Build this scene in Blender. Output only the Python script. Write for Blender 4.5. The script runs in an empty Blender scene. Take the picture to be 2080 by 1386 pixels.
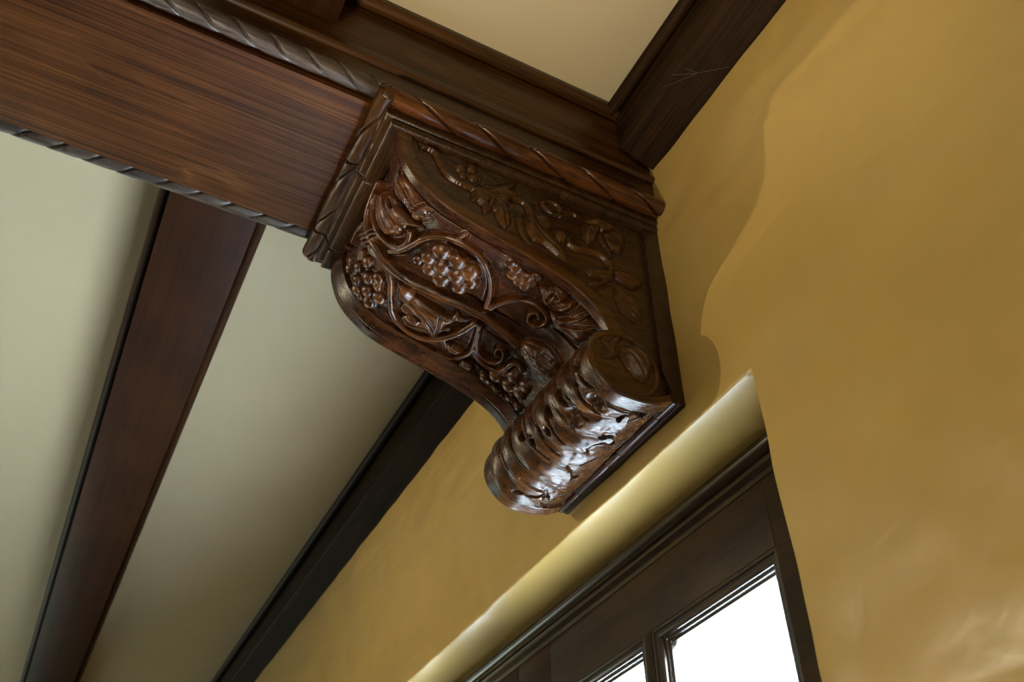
import bpy, bmesh, math, random
import numpy as np
from mathutils import Matrix, Vector

# ------------------------------------------------------------------ scene set-up
SC = bpy.context.scene
COL = SC.collection
CAMX, CAMZ = 1.417, 1.6                     # the camera stands here, one metre off the window wall (y = -1)
cam_d = bpy.data.cameras.new('camera')
cam = bpy.data.objects.new('camera', cam_d); COL.objects.link(cam)
cam_d.sensor_width = 36.0
cam_d.lens = 1858.2 / 2080 * 36.0
cam_d.clip_start = 0.05
RT = ((0.45490777, 0.89053784, 0.00112888), (-0.5920096, 0.30335898, -0.74665786), (-0.66526953, 0.33899216, 0.66520731))
cam.matrix_world = Matrix(((RT[0][0], -RT[1][0], -RT[2][0], CAMX), (RT[0][1], -RT[1][1], -RT[2][1], -1.0),
                           (RT[0][2], -RT[1][2], -RT[2][2], CAMZ), (0, 0, 0, 1)))
cam_d.dof.use_dof = True
cam_d.dof.focus_distance = 1.93
cam_d.dof.aperture_fstop = 4.5
SC.camera = cam

world = bpy.data.worlds.new('sky'); SC.world = world; world.use_nodes = True
bg = world.node_tree.nodes['Background']
bg.inputs['Color'].default_value = (0.74, 0.87, 1.0, 1)
bg.inputs['Strength'].default_value = 58.0

def area(name, loc, look, sx, sy, power, color):
    l = bpy.data.lights.new(name, 'AREA'); l.shape = 'RECTANGLE'; l.size = sx; l.size_y = sy
    l.energy = power; l.color = color
    o = bpy.data.objects.new(name, l); COL.objects.link(o); o.location = loc
    o.rotation_euler = (Vector(look) - Vector(loc)).to_track_quat('-Z', 'Y').to_euler()
    return o
# the room's other windows: a tall bay far to the left and windows in the wall opposite the corbel; a ceiling spot washes the wall
area('bay_window_light', (-7.6, -3.6, 1.5), (0, -3.6, 1.5), 3.4, 2.2, 98, (0.80, 1.0, 0.88))
area('rear_window_light', (-.6, -6.4, 1.55), (-.2, 0, 1.75), 3.2, 2.1, 30, (1.0, 0.95, 0.84))
area('side_window_light', (4.85, -2.6, 1.2), (0, -2.0, 1.5), 2.2, 1.8, 40, (1.0, 0.9, 0.72))
up = area('ceiling_fill', (.95, -1.75, .95), (.72, -.62, 3.72), .35, .35, 5.4, (1.0, 0.87, 0.66)); up.data.spread = math.radians(44)  # added unseen fill, aimed up to brighten the ceiling right of the beam
sp = bpy.data.lights.new('ceiling_spot', 'SPOT'); sp.energy = 430; sp.color = (1.0, 0.86, 0.62)
sp.spot_size = math.radians(58); sp.spot_blend = .8; sp.shadow_soft_size = .035
spo = bpy.data.objects.new('ceiling_spot', sp); COL.objects.link(spo); spo.location = (-3.0, -6.2, 3.60)
spo.rotation_euler = (Vector((.7, 0, 2.75)) - spo.location).to_track_quat('-Z', 'Y').to_euler()

SC.view_settings.view_transform = 'Standard'
SC.view_settings.look = 'None'
SC.view_settings.gamma = 1.0
SC.view_settings.exposure = 0.0
SC.view_settings.use_curve_mapping = False
SC.cycles.use_denoising = True
SC.cycles.max_bounces = 10
SC.cycles.sample_clamp_indirect = 60.0

# ------------------------------------------------------------------ object helpers
def empty(name, loc=(0, 0, 0), parent=None):
    o = bpy.data.objects.new(name, None); COL.objects.link(o); o.location = loc; o.parent = parent
    o.empty_display_size = 0.05
    return o
def tag(o, label=None, cat=None, group=None, kind=None):
    if label: o['label'] = label
    if cat: o['category'] = cat
    if group: o['group'] = group
    if kind or cat: o['kind'] = kind or 'thing'
    return o
def mesh_np(name, v, f, mat, parent=None, smooth=True, normals=None):
    me = bpy.data.meshes.new(name)
    v = np.asarray(v, dtype=np.float32); f = np.asarray(f, dtype=np.int32)
    n, k = f.shape
    me.vertices.add(len(v)); me.vertices.foreach_set('co', v.ravel())
    me.loops.add(n * k); me.loops.foreach_set('vertex_index', f.ravel())
    me.polygons.add(n); me.polygons.foreach_set('loop_start', np.arange(0, n * k, k, dtype=np.int32))
    me.polygons.foreach_set('loop_total', np.full(n, k, dtype=np.int32))
    me.update(); me.validate()
    me.polygons.foreach_set('use_smooth', np.full(n, smooth))
    me.materials.append(mat)
    if normals is not None:
        me.normals_split_custom_set_from_vertices([tuple(x) for x in normals])
    o = bpy.data.objects.new(name, me); COL.objects.link(o); o.parent = parent
    return o
def prism(name, poly, a0, a1, axis, mat, parent=None, smooth=False, bevel=0.0, cuts=1):
    """extrude a closed outline along one axis; poly holds the two other coordinates in xyz order"""
    bm = bmesh.new()
    rings = []
    for i in range(cuts + 1):
        a = a0 + (a1 - a0) * i / cuts
        ring = []
        for p in poly:
            c = {'x': (a, p[0], p[1]), 'y': (p[0], a, p[1]), 'z': (p[0], p[1], a)}[axis]
            ring.append(bm.verts.new(c))
        rings.append(ring)
    n = len(poly)
    for r0, r1 in zip(rings, rings[1:]):
        for i in range(n):
            bm.faces.new((r0[i], r0[(i + 1) % n], r1[(i + 1) % n], r1[i]))
    bm.faces.new(rings[0][::-1]); bm.faces.new(rings[-1])
    bmesh.ops.recalc_face_normals(bm, faces=bm.faces)
    if bevel:
        es = [e for e in bm.edges if len(e.link_faces) == 2 and e.calc_face_angle(0) > 0.6]
        bmesh.ops.bevel(bm, geom=es, offset=bevel, segments=2, affect='EDGES', profile=0.5)
    me = bpy.data.meshes.new(name); bm.to_mesh(me); bm.free()
    me.materials.append(mat)
    if smooth or bevel:
        me.polygons.foreach_set('use_smooth', [True] * len(me.polygons))
        me.set_sharp_from_angle(angle=math.radians(38))
    o = bpy.data.objects.new(name, me); COL.objects.link(o); o.parent = parent
    return o
def box(name, x0, x1, y0, y1, z0, z1, mat, parent=None, bevel=0.0):
    return prism(name, [(x0, z0), (x1, z0), (x1, z1), (x0, z1)], y0, y1, 'y', mat, parent, bevel=bevel)
def arc(cx, cy, r, a0, a1, n=8):
    return [(cx + r * math.cos(math.radians(a0 + (a1 - a0) * i / n)), cy + r * math.sin(math.radians(a0 + (a1 - a0) * i / n))) for i in range(n + 1)]
def circ(cx, cy, r, n=20): return arc(cx, cy, r, 0, 360, n)[:-1]

# ------------------------------------------------------------------ materials
def newmat(name):
    m = bpy.data.materials.new(name); m.use_nodes = True
    nt = m.node_tree; b = nt.nodes['Principled BSDF']
    return m, nt, b
def node(nt, t, **kw):
    n = nt.nodes.new(t)
    for k, v in kw.items(): setattr(n, k, v)
    return n
def ramp(nt, fac, stops):
    r = node(nt, 'ShaderNodeValToRGB'); e = r.color_ramp.elements
    while len(e) < len(stops): e.new(0.5)
    for el, (p, c) in zip(e, stops): el.position = p; el.color = (*c, 1)
    nt.links.new(fac, r.inputs['Fac']); return r.outputs['Color']
def mapped(nt, scale, rot=(0, 0, 0), coord='Object'):
    tc = node(nt, 'ShaderNodeTexCoord'); mp = node(nt, 'ShaderNodeMapping')
    mp.inputs['Scale'].default_value = scale; mp.inputs['Rotation'].default_value = rot
    nt.links.new(tc.outputs[coord], mp.inputs['Vector']); return mp.outputs['Vector']
def noise(nt, vec, scale, detail=4, rough=.55, dist=0.0):
    n = node(nt, 'ShaderNodeTexNoise'); n.inputs['Scale'].default_value = scale; n.inputs['Detail'].default_value = detail
    n.inputs['Roughness'].default_value = rough; n.inputs['Distortion'].default_value = dist
    nt.links.new(vec, n.inputs['Vector']); return n.outputs['Fac']
def mix(nt, fac, a, b, mode='MIX'):
    m = node(nt, 'ShaderNodeMix', data_type='RGBA', blend_type=mode)
    for s, v in ((m.inputs['Factor'], fac), (m.inputs['A'], a), (m.inputs['B'], b)):
        if hasattr(v, 'links') or hasattr(v, 'is_linked'): nt.links.new(v, s)
        elif isinstance(v, (int, float)): s.default_value = v
        else: s.default_value = (*v, 1)
    return m.outputs['Result']
def bump(nt, b, h, strength, dist):
    n = node(nt, 'ShaderNodeBump'); n.inputs['Strength'].default_value = strength; n.inputs['Distance'].default_value = dist
    nt.links.new(h, n.inputs['Height']); nt.links.new(n.outputs['Normal'], b.inputs['Normal']); return n
def wood(name, dark, mid, light, along, rough=.38, coat=.0, fine=260, coarse=26, bumps=.25, stretch=.035, spec=.38, dist=.6, pores=.75):
    """oak: long streaks along one axis, pores, slow colour drift"""
    m, nt, b = newmat(name)
    k = [1, 1, 1]; k['xyz'.index(along)] = stretch
    v = mapped(nt, k)
    g1 = noise(nt, v, coarse, 5, .6, dist); g2 = noise(nt, v, fine, 3, .6, .2)
    v0 = mapped(nt, (1, 1, 1)); dr = noise(nt, v0, 3.2, 3, .5)
    c = ramp(nt, g1, [(.30, dark), (.52, mid), (.74, light)])
    pore = ramp(nt, g2, [(.36, (.28, .26, .26)), (.56, (1, 1, 1))])
    c = mix(nt, pores, c, pore, 'MULTIPLY')
    dd = ramp(nt, dr, [(.3, (.62, .62, .66)), (.7, (1.2, 1.14, 1.04))])
    c = mix(nt, .8, c, dd, 'MULTIPLY')
    nt.links.new(c, b.inputs['Base Color'])
    rr = node(nt, 'ShaderNodeMapRange'); rr.inputs['To Min'].default_value = rough + .12; rr.inputs['To Max'].default_value = rough - .05
    nt.links.new(g2, rr.inputs['Value']); nt.links.new(rr.outputs['Result'], b.inputs['Roughness'])
    b.inputs['Specular IOR Level'].default_value = spec
    b.inputs['Coat Weight'].default_value = coat; b.inputs['Coat Roughness'].default_value = .22
    hm = node(nt, 'ShaderNodeMath', operation='MULTIPLY_ADD'); nt.links.new(g1, hm.inputs[0]); hm.inputs[1].default_value = .8; nt.links.new(g2, hm.inputs[2])
    bump(nt, b, hm.outputs[0], bumps, .0013)
    return m

# ------------------------------------------------------------------ carving patterns, in metres on the carved surfaces
# FRONT / SCROLL: (across, along the curve); SIDE / DISC: (distance from wall, height above the camera height)
FRONT = {
 'STEMS': [
  ('vine_stem',0.0105,0.0125,0.017,[(0.0945,0.0386),(0.0487,0.0448),(0.0149,0.0605),(-0.0026,0.0882),(-0.0068,0.1151),(-0.0052,0.1438),(-0.0109,0.1824),(-0.0119,0.2212),(-0.0079,0.2684),(-0.0057,0.2884),(0.0002,0.342),(0.0083,0.3946),(0.0129,0.4502),(0.0096,0.4839),(0.0011,0.5263),(-0.0049,0.5546)]),
  ('vine_stem',0.0085,0.007,0.013,[(0.0646,0.046),(0.0449,0.0589),(0.0317,0.0857),(0.0262,0.1294),(0.0291,0.1594),(0.036,0.1797),(0.0486,0.1997),(0.0666,0.2108),(0.0856,0.2131),(0.1046,0.2076)]),
  ('tendril',0.008,0.0075,0.014,[(0.0222,0.1875),(0.0463,0.209),(0.0826,0.2268),(0.1191,0.2426),(0.1522,0.2737),(0.1655,0.3134),(0.1657,0.3508),(0.152,0.3839),(0.1256,0.4125),(0.0925,0.432),(0.0609,0.4416),(0.0312,0.4476)]),
  ('tendril',0.0055,0.004,0.011,[(0.1566,0.2854),(0.1683,0.3046),(0.1821,0.3141),(0.1939,0.317)]),
  ('tendril',0.009,0.0085,0.014,[(-0.0213,0.1857),(-0.0311,0.2095),(-0.054,0.2289),(-0.0996,0.2518),(-0.1287,0.2701),(-0.146,0.2978),(-0.1546,0.3343),(-0.144,0.3706),(-0.1105,0.4056),(-0.0684,0.4302),(-0.0208,0.4458)]),
  ('tendril',0.0055,0.004,0.011,[(-0.0247,0.4571),(-0.0735,0.4707),(-0.114,0.4771),(-0.1449,0.463),(-0.1652,0.4395),(-0.1712,0.4105)]),
  ('tendril',0.0065,0.004,0.012,[(-0.0224,0.4599),(-0.0595,0.4732),(-0.0906,0.4875),(-0.1025,0.506),(-0.1046,0.5282),(-0.0947,0.5428),(-0.0788,0.5486),(-0.0597,0.5453),(-0.0479,0.5347),(-0.0531,0.5249),(-0.0682,0.5259),(-0.0745,0.5363)]),
  ('tendril',0.0075,0.006,0.01,[(-0.1005,0.4787),(-0.1194,0.5077),(-0.1244,0.5357),(-0.1149,0.5597),(-0.0978,0.5679),(-0.0698,0.5728),(-0.0588,0.5846),(-0.062,0.5992)]),
  ('tendril',0.0065,0.005,0.012,[(0.0309,0.4517),(0.0651,0.4643),(0.0949,0.4826),(0.1147,0.5059),(0.1236,0.5326),(0.12,0.5576),(0.1094,0.5724),(0.0886,0.5737),(0.0691,0.5599),(0.0732,0.541),(0.093,0.5366),(0.1056,0.5482),(0.0974,0.5586)]),
  ('stem_collar',0.0042,0.0042,0.0185,[(-0.0344,0.0859),(-0.0052,0.1013),(0.0214,0.116)]),
  ('stem_collar',0.0046,0.0046,0.0195,[(-0.0314,0.1009),(-0.0035,0.115),(0.0214,0.1281)]),
  ('stem_collar',0.0042,0.0042,0.0185,[(-0.0278,0.1164),(-0.0033,0.1273),(0.0187,0.1378)]),
  ('vine_stem',0.007,0.005,0.011,[(-0.1101,0.0038),(-0.1424,0.0095),(-0.1226,0.045)]),
  ('vine_stem',0.008,0.006,0.012,[(-0.0178,0.0585),(-0.0524,0.0472),(-0.0736,0.0488),(-0.0954,0.0517)]),
 ],
 'GRAPES': [
  ('centre',[(0.0534,0.2558,0.0125),(0.076,0.2738,0.0169),(0.1122,0.2919,0.0205),(0.0739,0.3097,0.0205),(0.1113,0.3334,0.0205),(0.0482,0.2883,0.0161),(0.0415,0.3239,0.0205),(0.074,0.3485,0.0205),(0.1042,0.3708,0.0211),(0.0773,0.384,0.0169),(0.0472,0.3688,0.0174)]),
  ('left',[(-0.0662,0.142,0.0156),(-0.1065,0.121,0.0138),(-0.1468,0.0893,0.0125),(-0.1358,0.1388,0.0132),(-0.0962,0.1681,0.0165),(-0.0712,0.1927,0.0147),(-0.1576,0.1523,0.0138),(-0.1299,0.1831,0.0156),(-0.0921,0.2001,0.0128),(-0.1628,0.171,0.0106),(-0.1173,0.2189,0.0174),(-0.1519,0.2024,0.0161),(-0.1264,0.0817,0.0119),(-0.0639,0.113,0.0101)]),
  ('lower',[(-0.1578,0.5442,0.0147),(-0.1341,0.5612,0.0165),(-0.109,0.5731,0.0092),(-0.0978,0.5958,0.0165),(-0.1317,0.5981,0.0161),(-0.1742,0.5862,0.018),(-0.1186,0.6272,0.0169),(-0.0915,0.6291,0.015),(-0.1572,0.6171,0.0121),(-0.1545,0.6462,0.011),(-0.172,0.5604,0.0103)]),
  ('right',[(0.1834,0.4325,0.0138),(0.1785,0.4514,0.0138),(0.172,0.4659,0.0121),(0.157,0.452,0.0121),(0.1712,0.4829,0.0132),(0.1682,0.4971,0.0116),(0.1509,0.4718,0.0121),(0.1481,0.4887,0.0121),(0.1879,0.4986,0.0121)]),
 ],
 'POD': [(0.0019,0.5581),(0.019,0.6779)],
 'LEAVES': [
  ([(0.2005,0.1044),(0.208,0.1331),(0.2105,0.1542),(0.2056,0.1708),(0.2047,0.1864),(0.2084,0.2012),(0.208,0.215),(0.2112,0.23),(0.1961,0.2317),(0.1827,0.2234),(0.1801,0.2325),(0.1788,0.2418),(0.1602,0.225),(0.1357,0.2057),(0.1402,0.1888),(0.146,0.1668),(0.1469,0.1406),(0.1502,0.117),(0.1685,0.1051)],[[(0.1822,0.1077),(0.1782,0.152),(0.1729,0.1905),(0.1742,0.2175)],[(0.1402,0.1888),(0.1639,0.1899),(0.196,0.2055)],[(0.1477,0.1657),(0.1707,0.1608),(0.1804,0.1541)]]),
  ([(0.092,0.0575),(0.1231,0.0853),(0.1346,0.1074),(0.1256,0.1365),(0.1312,0.1662),(0.1357,0.1972),(0.1373,0.2265),(0.127,0.216),(0.1107,0.1968),(0.0966,0.1959),(0.1015,0.1764),(0.0898,0.1878),(0.0733,0.1851),(0.0452,0.1626),(0.0392,0.1352),(0.0418,0.1049),(0.058,0.0642)],[[(0.1108,0.0872),(0.1002,0.1262),(0.0958,0.1545),(0.101,0.1844)],[(0.0904,0.0842),(0.0675,0.1148),(0.0568,0.1512)]]),
  ([(-0.0371,0.2383),(-0.0296,0.2573),(-0.0326,0.278),(-0.0451,0.2949),(-0.0428,0.3206),(-0.0422,0.3471),(-0.0489,0.3752),(-0.0395,0.3899),(-0.0187,0.3954),(-0.0286,0.4097),(-0.021,0.429),(-0.0151,0.4395),(-0.0342,0.4297),(-0.0481,0.4094),(-0.064,0.4035),(-0.0753,0.3933),(-0.0741,0.4083),(-0.0833,0.4107),(-0.1016,0.3939),(-0.1203,0.3869),(-0.1277,0.3746),(-0.1379,0.3556),(-0.1441,0.3348),(-0.1413,0.3079),(-0.1281,0.2867),(-0.1104,0.2946),(-0.1029,0.2739),(-0.081,0.2742),(-0.0742,0.2574),(-0.0515,0.2533)],[[(-0.0469,0.2471),(-0.0625,0.2835),(-0.0733,0.3228),(-0.0929,0.3588),(-0.1173,0.3836)],[(-0.1162,0.385),(-0.0858,0.3807),(-0.0575,0.3715)],[(-0.1141,0.3841),(-0.0854,0.3981),(-0.0792,0.4088)],[(-0.1144,0.3803),(-0.1146,0.353),(-0.127,0.3115)],[(-0.1056,0.3236),(-0.1048,0.298),(-0.1131,0.288)]]),
  ([(0.1719,0.5103),(0.1856,0.5306),(0.2041,0.5451),(0.2055,0.5644),(0.1972,0.5785),(0.1803,0.5803),(0.1956,0.5982),(0.1787,0.6001),(0.1546,0.594),(0.138,0.5765),(0.1346,0.5576),(0.1407,0.5394),(0.155,0.5255)],[[(0.1651,0.5198),(0.156,0.5478),(0.1513,0.5744),(0.1813,0.5921)],[(0.156,0.5478),(0.181,0.5503),(0.1785,0.5635)]]),
  ([(0.1297,0.5605),(0.1412,0.5869),(0.1553,0.6032),(0.1953,0.6148),(0.2089,0.6326),(0.1887,0.6378),(0.2024,0.6577),(0.2123,0.6799),(0.1855,0.6654),(0.1624,0.6656),(0.1408,0.6642),(0.1196,0.6574),(0.1144,0.6411),(0.1099,0.6183),(0.1078,0.596),(0.116,0.578)],[[(0.1261,0.5687),(0.1337,0.6082),(0.1618,0.641),(0.2062,0.6768)],[(0.1223,0.5802),(0.1208,0.6174),(0.1241,0.6577)],[(0.1343,0.5914),(0.1681,0.6177),(0.2005,0.6319)]]),
  ([(-0.171,0.4707),(-0.1454,0.4724),(-0.1416,0.4867),(-0.1419,0.503),(-0.1611,0.5086),(-0.1696,0.5026),(-0.1722,0.4896)],[[(-0.163,0.4729),(-0.1595,0.5037)]]),
  ([(-0.0819,0.5579),(-0.0708,0.5643),(-0.0567,0.5733),(-0.0511,0.5875),(-0.055,0.5992),(-0.0661,0.5923),(-0.0712,0.5775),(-0.0847,0.5679)],[[(-0.0843,0.5613),(-0.0659,0.5744),(-0.0573,0.596)]]),
  ([(-0.1304,0.4175),(-0.1165,0.4307),(-0.1159,0.452),(-0.1243,0.4661),(-0.1403,0.4579),(-0.147,0.4431),(-0.1427,0.4272)],[[(-0.1322,0.4223),(-0.1312,0.4615)]]),
 ],
 'CRACKS': [
  (0.0035,0.012,[(0.1323,0.0984),(0.1344,0.1287),(0.137,0.1596),(0.1397,0.1977),(0.139,0.2311)]),
  (0.002,0.01,[(0.0367,0.4134),(0.0343,0.4372),(0.0368,0.4644),(0.0378,0.4984),(0.0386,0.5359)]),
  (0.0022,0.01,[(0.0967,0.5967),(0.1015,0.6245),(0.1056,0.6529),(0.1128,0.6791)]),
  (0.0022,0.01,[(-0.145,0.4762),(-0.1419,0.503),(-0.1437,0.5367),(-0.1562,0.5692),(-0.154,0.5976),(-0.1492,0.6276),(-0.1398,0.6625)]),
  (0.0014,0.007,[(-0.0327,0.466),(-0.0314,0.4868),(-0.033,0.5231),(-0.03,0.5416)]),
  (0.0022,0.009,[(-0.0451,0.2949),(-0.0428,0.3206),(-0.0441,0.348),(-0.0439,0.3747)]),
  (0.0045,0.012,[(-0.0185,0.2888),(-0.0183,0.302),(-0.0219,0.3169)]),
  (0.0035,0.012,[(-0.0991,0.3033),(-0.0976,0.32),(-0.0961,0.3349)]),
  (0.0018,0.007,[(-0.1682,0.2662),(-0.1705,0.2969),(-0.1697,0.3183),(-0.169,0.3497),(-0.1668,0.3765),(-0.166,0.4)]),
  (0.0045,0.012,[(0.1425,0.2958),(0.1426,0.3156),(0.14,0.3423),(0.1403,0.3639)]),
  (0.0025,0.01,[(0.1197,0.1121),(0.1157,0.1219),(0.1135,0.1332)]),
  (0.003,0.01,[(0.2108,0.0821),(0.2006,0.0936),(0.1828,0.1002)]),
  (0.002,0.008,[(0.0308,0.3692),(0.0384,0.3994),(0.0392,0.4328)]),
 ],
}
SIDE = {
 'STEMS': [
  ('side_vine',0.0025,0.006,0.009,[(-0.6196,1.667),(-0.6055,1.6685),(-0.5897,1.6621),(-0.5774,1.6358),(-0.5631,1.6112),(-0.5435,1.5984),(-0.5196,1.5934),(-0.4969,1.5926),(-0.4666,1.5842)]),
  ('side_vine',0.005,0.005,0.008,[(-0.3933,1.6147),(-0.3745,1.6164),(-0.3582,1.6047),(-0.351,1.5813),(-0.354,1.5463),(-0.3457,1.5227),(-0.3287,1.5087)]),
  ('side_vine',0.0055,0.006,0.009,[(-0.2552,1.5345),(-0.2376,1.5285),(-0.2168,1.5323),(-0.1919,1.5381),(-0.1736,1.5372),(-0.1572,1.5289),(-0.1482,1.5104),(-0.1503,1.4854),(-0.1572,1.4648),(-0.1727,1.4467),(-0.1902,1.4325),(-0.2056,1.4269)]),
  ('side_vine',0.004,0.004,0.007,[(-0.1688,1.6006),(-0.1535,1.569),(-0.1461,1.5504)]),
  ('side_vine',0.0035,0.003,0.006,[(-0.318,1.6441),(-0.3021,1.6564),(-0.2863,1.658),(-0.2749,1.6483),(-0.2729,1.6318),(-0.2813,1.6169),(-0.2943,1.6151),(-0.307,1.6222),(-0.3182,1.6352)]),
  ('side_vine',0.003,0.003,0.006,[(-0.2722,1.6183),(-0.2558,1.634),(-0.2394,1.6464),(-0.2289,1.6432)]),
  ('side_vine',0.0025,0.003,0.006,[(-0.3848,1.5549),(-0.3728,1.512),(-0.3538,1.4737),(-0.3277,1.4476)]),
 ],
 'GRAPES': [
  ('berry',[(-0.527,1.6474,0.0138),(-0.5001,1.6618,0.0123),(-0.4943,1.6301,0.0116),(-0.5206,1.6242,0.0111)]),
  ('bud',[(-0.3196,1.5713,0.0227)]),
 ],
 'LEAVES': [
  ([(-0.499,1.5962),(-0.483,1.6053),(-0.4683,1.6293),(-0.4527,1.6257),(-0.4262,1.6424),(-0.4082,1.6607),(-0.3842,1.6793),(-0.39,1.6582),(-0.4014,1.639),(-0.39,1.6328),(-0.3844,1.6233),(-0.3968,1.6086),(-0.408,1.5963),(-0.4024,1.5886),(-0.4101,1.5752),(-0.4023,1.5613),(-0.399,1.5421),(-0.4011,1.5232),(-0.4141,1.5004),(-0.4249,1.5136),(-0.4316,1.5277),(-0.4383,1.5479),(-0.4449,1.5503),(-0.4638,1.5267),(-0.4697,1.5517),(-0.4818,1.5601),(-0.4945,1.5546),(-0.493,1.5751)],[[(-0.4979,1.5937),(-0.4695,1.5852),(-0.4432,1.5814),(-0.421,1.5602),(-0.412,1.5117)],[(-0.4607,1.5839),(-0.4258,1.6065),(-0.39,1.6202)],[(-0.4739,1.5888),(-0.4438,1.6213),(-0.3945,1.6653)],[(-0.4519,1.5797),(-0.4597,1.5363)]]),
  ([(-0.3626,1.5699),(-0.3424,1.5914),(-0.327,1.5621),(-0.3035,1.548),(-0.2805,1.5181),(-0.2624,1.4762),(-0.2859,1.4798),(-0.3205,1.5031),(-0.344,1.5014),(-0.3592,1.5244)],[[(-0.3548,1.5634),(-0.3277,1.5303),(-0.27,1.4825)]]),
  ([(-0.2912,1.5543),(-0.2704,1.5704),(-0.2568,1.5562),(-0.2639,1.5316),(-0.2804,1.5207),(-0.292,1.533)],[[(-0.2873,1.5511),(-0.2637,1.5369)]]),
  ([(-0.2076,1.6148),(-0.1839,1.6388),(-0.1605,1.651),(-0.167,1.6244),(-0.1837,1.5761),(-0.2022,1.5612),(-0.2142,1.5774)],[[(-0.1989,1.6136),(-0.1833,1.5819)]]),
  ([(-0.1586,1.6172),(-0.1294,1.6439),(-0.1023,1.6404),(-0.1009,1.6065),(-0.1178,1.5699),(-0.1401,1.57),(-0.1562,1.59)],[[(-0.1549,1.6077),(-0.1162,1.5875)]]),
  ([(-0.2039,1.6399),(-0.1639,1.6669),(-0.1416,1.661),(-0.1193,1.655),(-0.1582,1.6232),(-0.1839,1.6388)],[[(-0.1971,1.6405),(-0.1381,1.6481)]]),
  ([(-0.1375,1.4978),(-0.1187,1.512),(-0.0964,1.5145),(-0.0935,1.4998),(-0.0626,1.4982),(-0.0692,1.4793),(-0.0925,1.466),(-0.118,1.4726),(-0.1346,1.4806)],[[(-0.1334,1.4944),(-0.1033,1.4899),(-0.0683,1.4876)]]),
  ([(-0.1378,1.4686),(-0.125,1.4434),(-0.0962,1.4308),(-0.0798,1.4026),(-0.0801,1.3605),(-0.1026,1.368),(-0.127,1.3772),(-0.1385,1.4119)],[[(-0.137,1.4534),(-0.1157,1.407),(-0.0818,1.3647)]]),
  ([(-0.2123,1.4676),(-0.1858,1.4855),(-0.1505,1.4969),(-0.1377,1.495),(-0.1539,1.456),(-0.1791,1.4598),(-0.2047,1.4556)],[[(-0.2083,1.4643),(-0.1476,1.4798)]]),
 ],
 'CRACKS': [
  (0.003,0.008,[(-0.5424,1.6511),(-0.5396,1.6384)]),
  (0.004,0.008,[(-0.4688,1.6481),(-0.4703,1.6188)]),
  (0.003,0.006,[(-0.3854,1.6738),(-0.3819,1.666)]),
  (0.0015,0.006,[(-0.6346,1.7105),(-0.6313,1.6814),(-0.6245,1.6532)]),
 ],
}
SCROLL = {
 'EYES': [(0.0669,0.1642,0.008),(0.0361,0.1945,0.0065),(-0.0232,0.1833,0.0085),(0.2014,0.1403,0.007),(0.1191,0.2092,0.013),(0.1883,0.2256,0.012),(0.123,0.1543,0.006),(-0.0491,0.1555,0.006),(-0.0816,0.1195,0.004)],
 'HOLES': [
  (0.006,[(0.1705,0.2903),(0.1906,0.2961),(0.1997,0.3127),(0.1831,0.3482)]),
  (0.006,[(0.0466,0.287),(0.067,0.2901),(0.079,0.3134),(0.0764,0.3392)]),
  (0.007,[(0.0996,0.2931),(0.1157,0.3021)]),
  (0.006,[(-0.0832,0.316),(-0.067,0.331)]),
  (0.005,[(-0.1311,0.2832),(-0.1658,0.3042)]),
  (0.004,[(-0.1801,0.2291),(-0.1682,0.2556),(-0.1455,0.2831)]),
  (0.004,[(0.2106,0.2038),(0.196,0.2186),(0.1716,0.2268)]),
 ],
 'GROOVES': [
  (0.003,[(0.1161,0.1401),(0.1135,0.1573),(0.1205,0.1828),(0.1098,0.213),(0.0902,0.2331)]),
  (0.003,[(0.0983,0.1775),(0.0984,0.2045),(0.0887,0.2317)]),
  (0.0035,[(0.0387,0.126),(0.0205,0.1439),(0.0129,0.1723),(0.0056,0.2075),(0.0032,0.2447)]),
  (0.003,[(-0.0297,0.1087),(-0.0226,0.1503),(-0.0283,0.1754),(-0.0251,0.2024),(-0.022,0.2353)]),
  (0.003,[(-0.1034,0.1034),(-0.0986,0.1423),(-0.0966,0.1774),(-0.0893,0.2136)]),
  (0.0025,[(-0.1482,0.1003),(-0.139,0.1525),(-0.1343,0.1871)]),
  (0.003,[(0.2003,0.1443),(0.1839,0.1561),(0.1748,0.1892),(0.171,0.2226),(0.1683,0.2473)]),
  (0.003,[(0.1374,0.1685),(0.1436,0.1866),(0.135,0.2217),(0.1402,0.2397)]),
  (0.003,[(0.2017,0.1638),(0.2053,0.1916),(0.212,0.2039)]),
  (0.0025,[(0.0724,0.1293),(0.0585,0.1541),(0.0519,0.1976),(0.0476,0.2352)]),
  (0.0025,[(-0.1273,0.2203),(-0.1319,0.2561),(-0.1368,0.2863)]),
  (0.002,[(-0.0223,0.3122),(0.0213,0.338)]),
  (0.002,[(-0.1641,0.3093),(-0.1424,0.3564)]),
  (0.0025,[(0.1492,0.3114),(0.1775,0.3355),(0.206,0.3525)]),
  (0.002,[(0.0469,0.3465),(0.0706,0.3563),(0.1053,0.3672)]),
 ],
}
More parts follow.
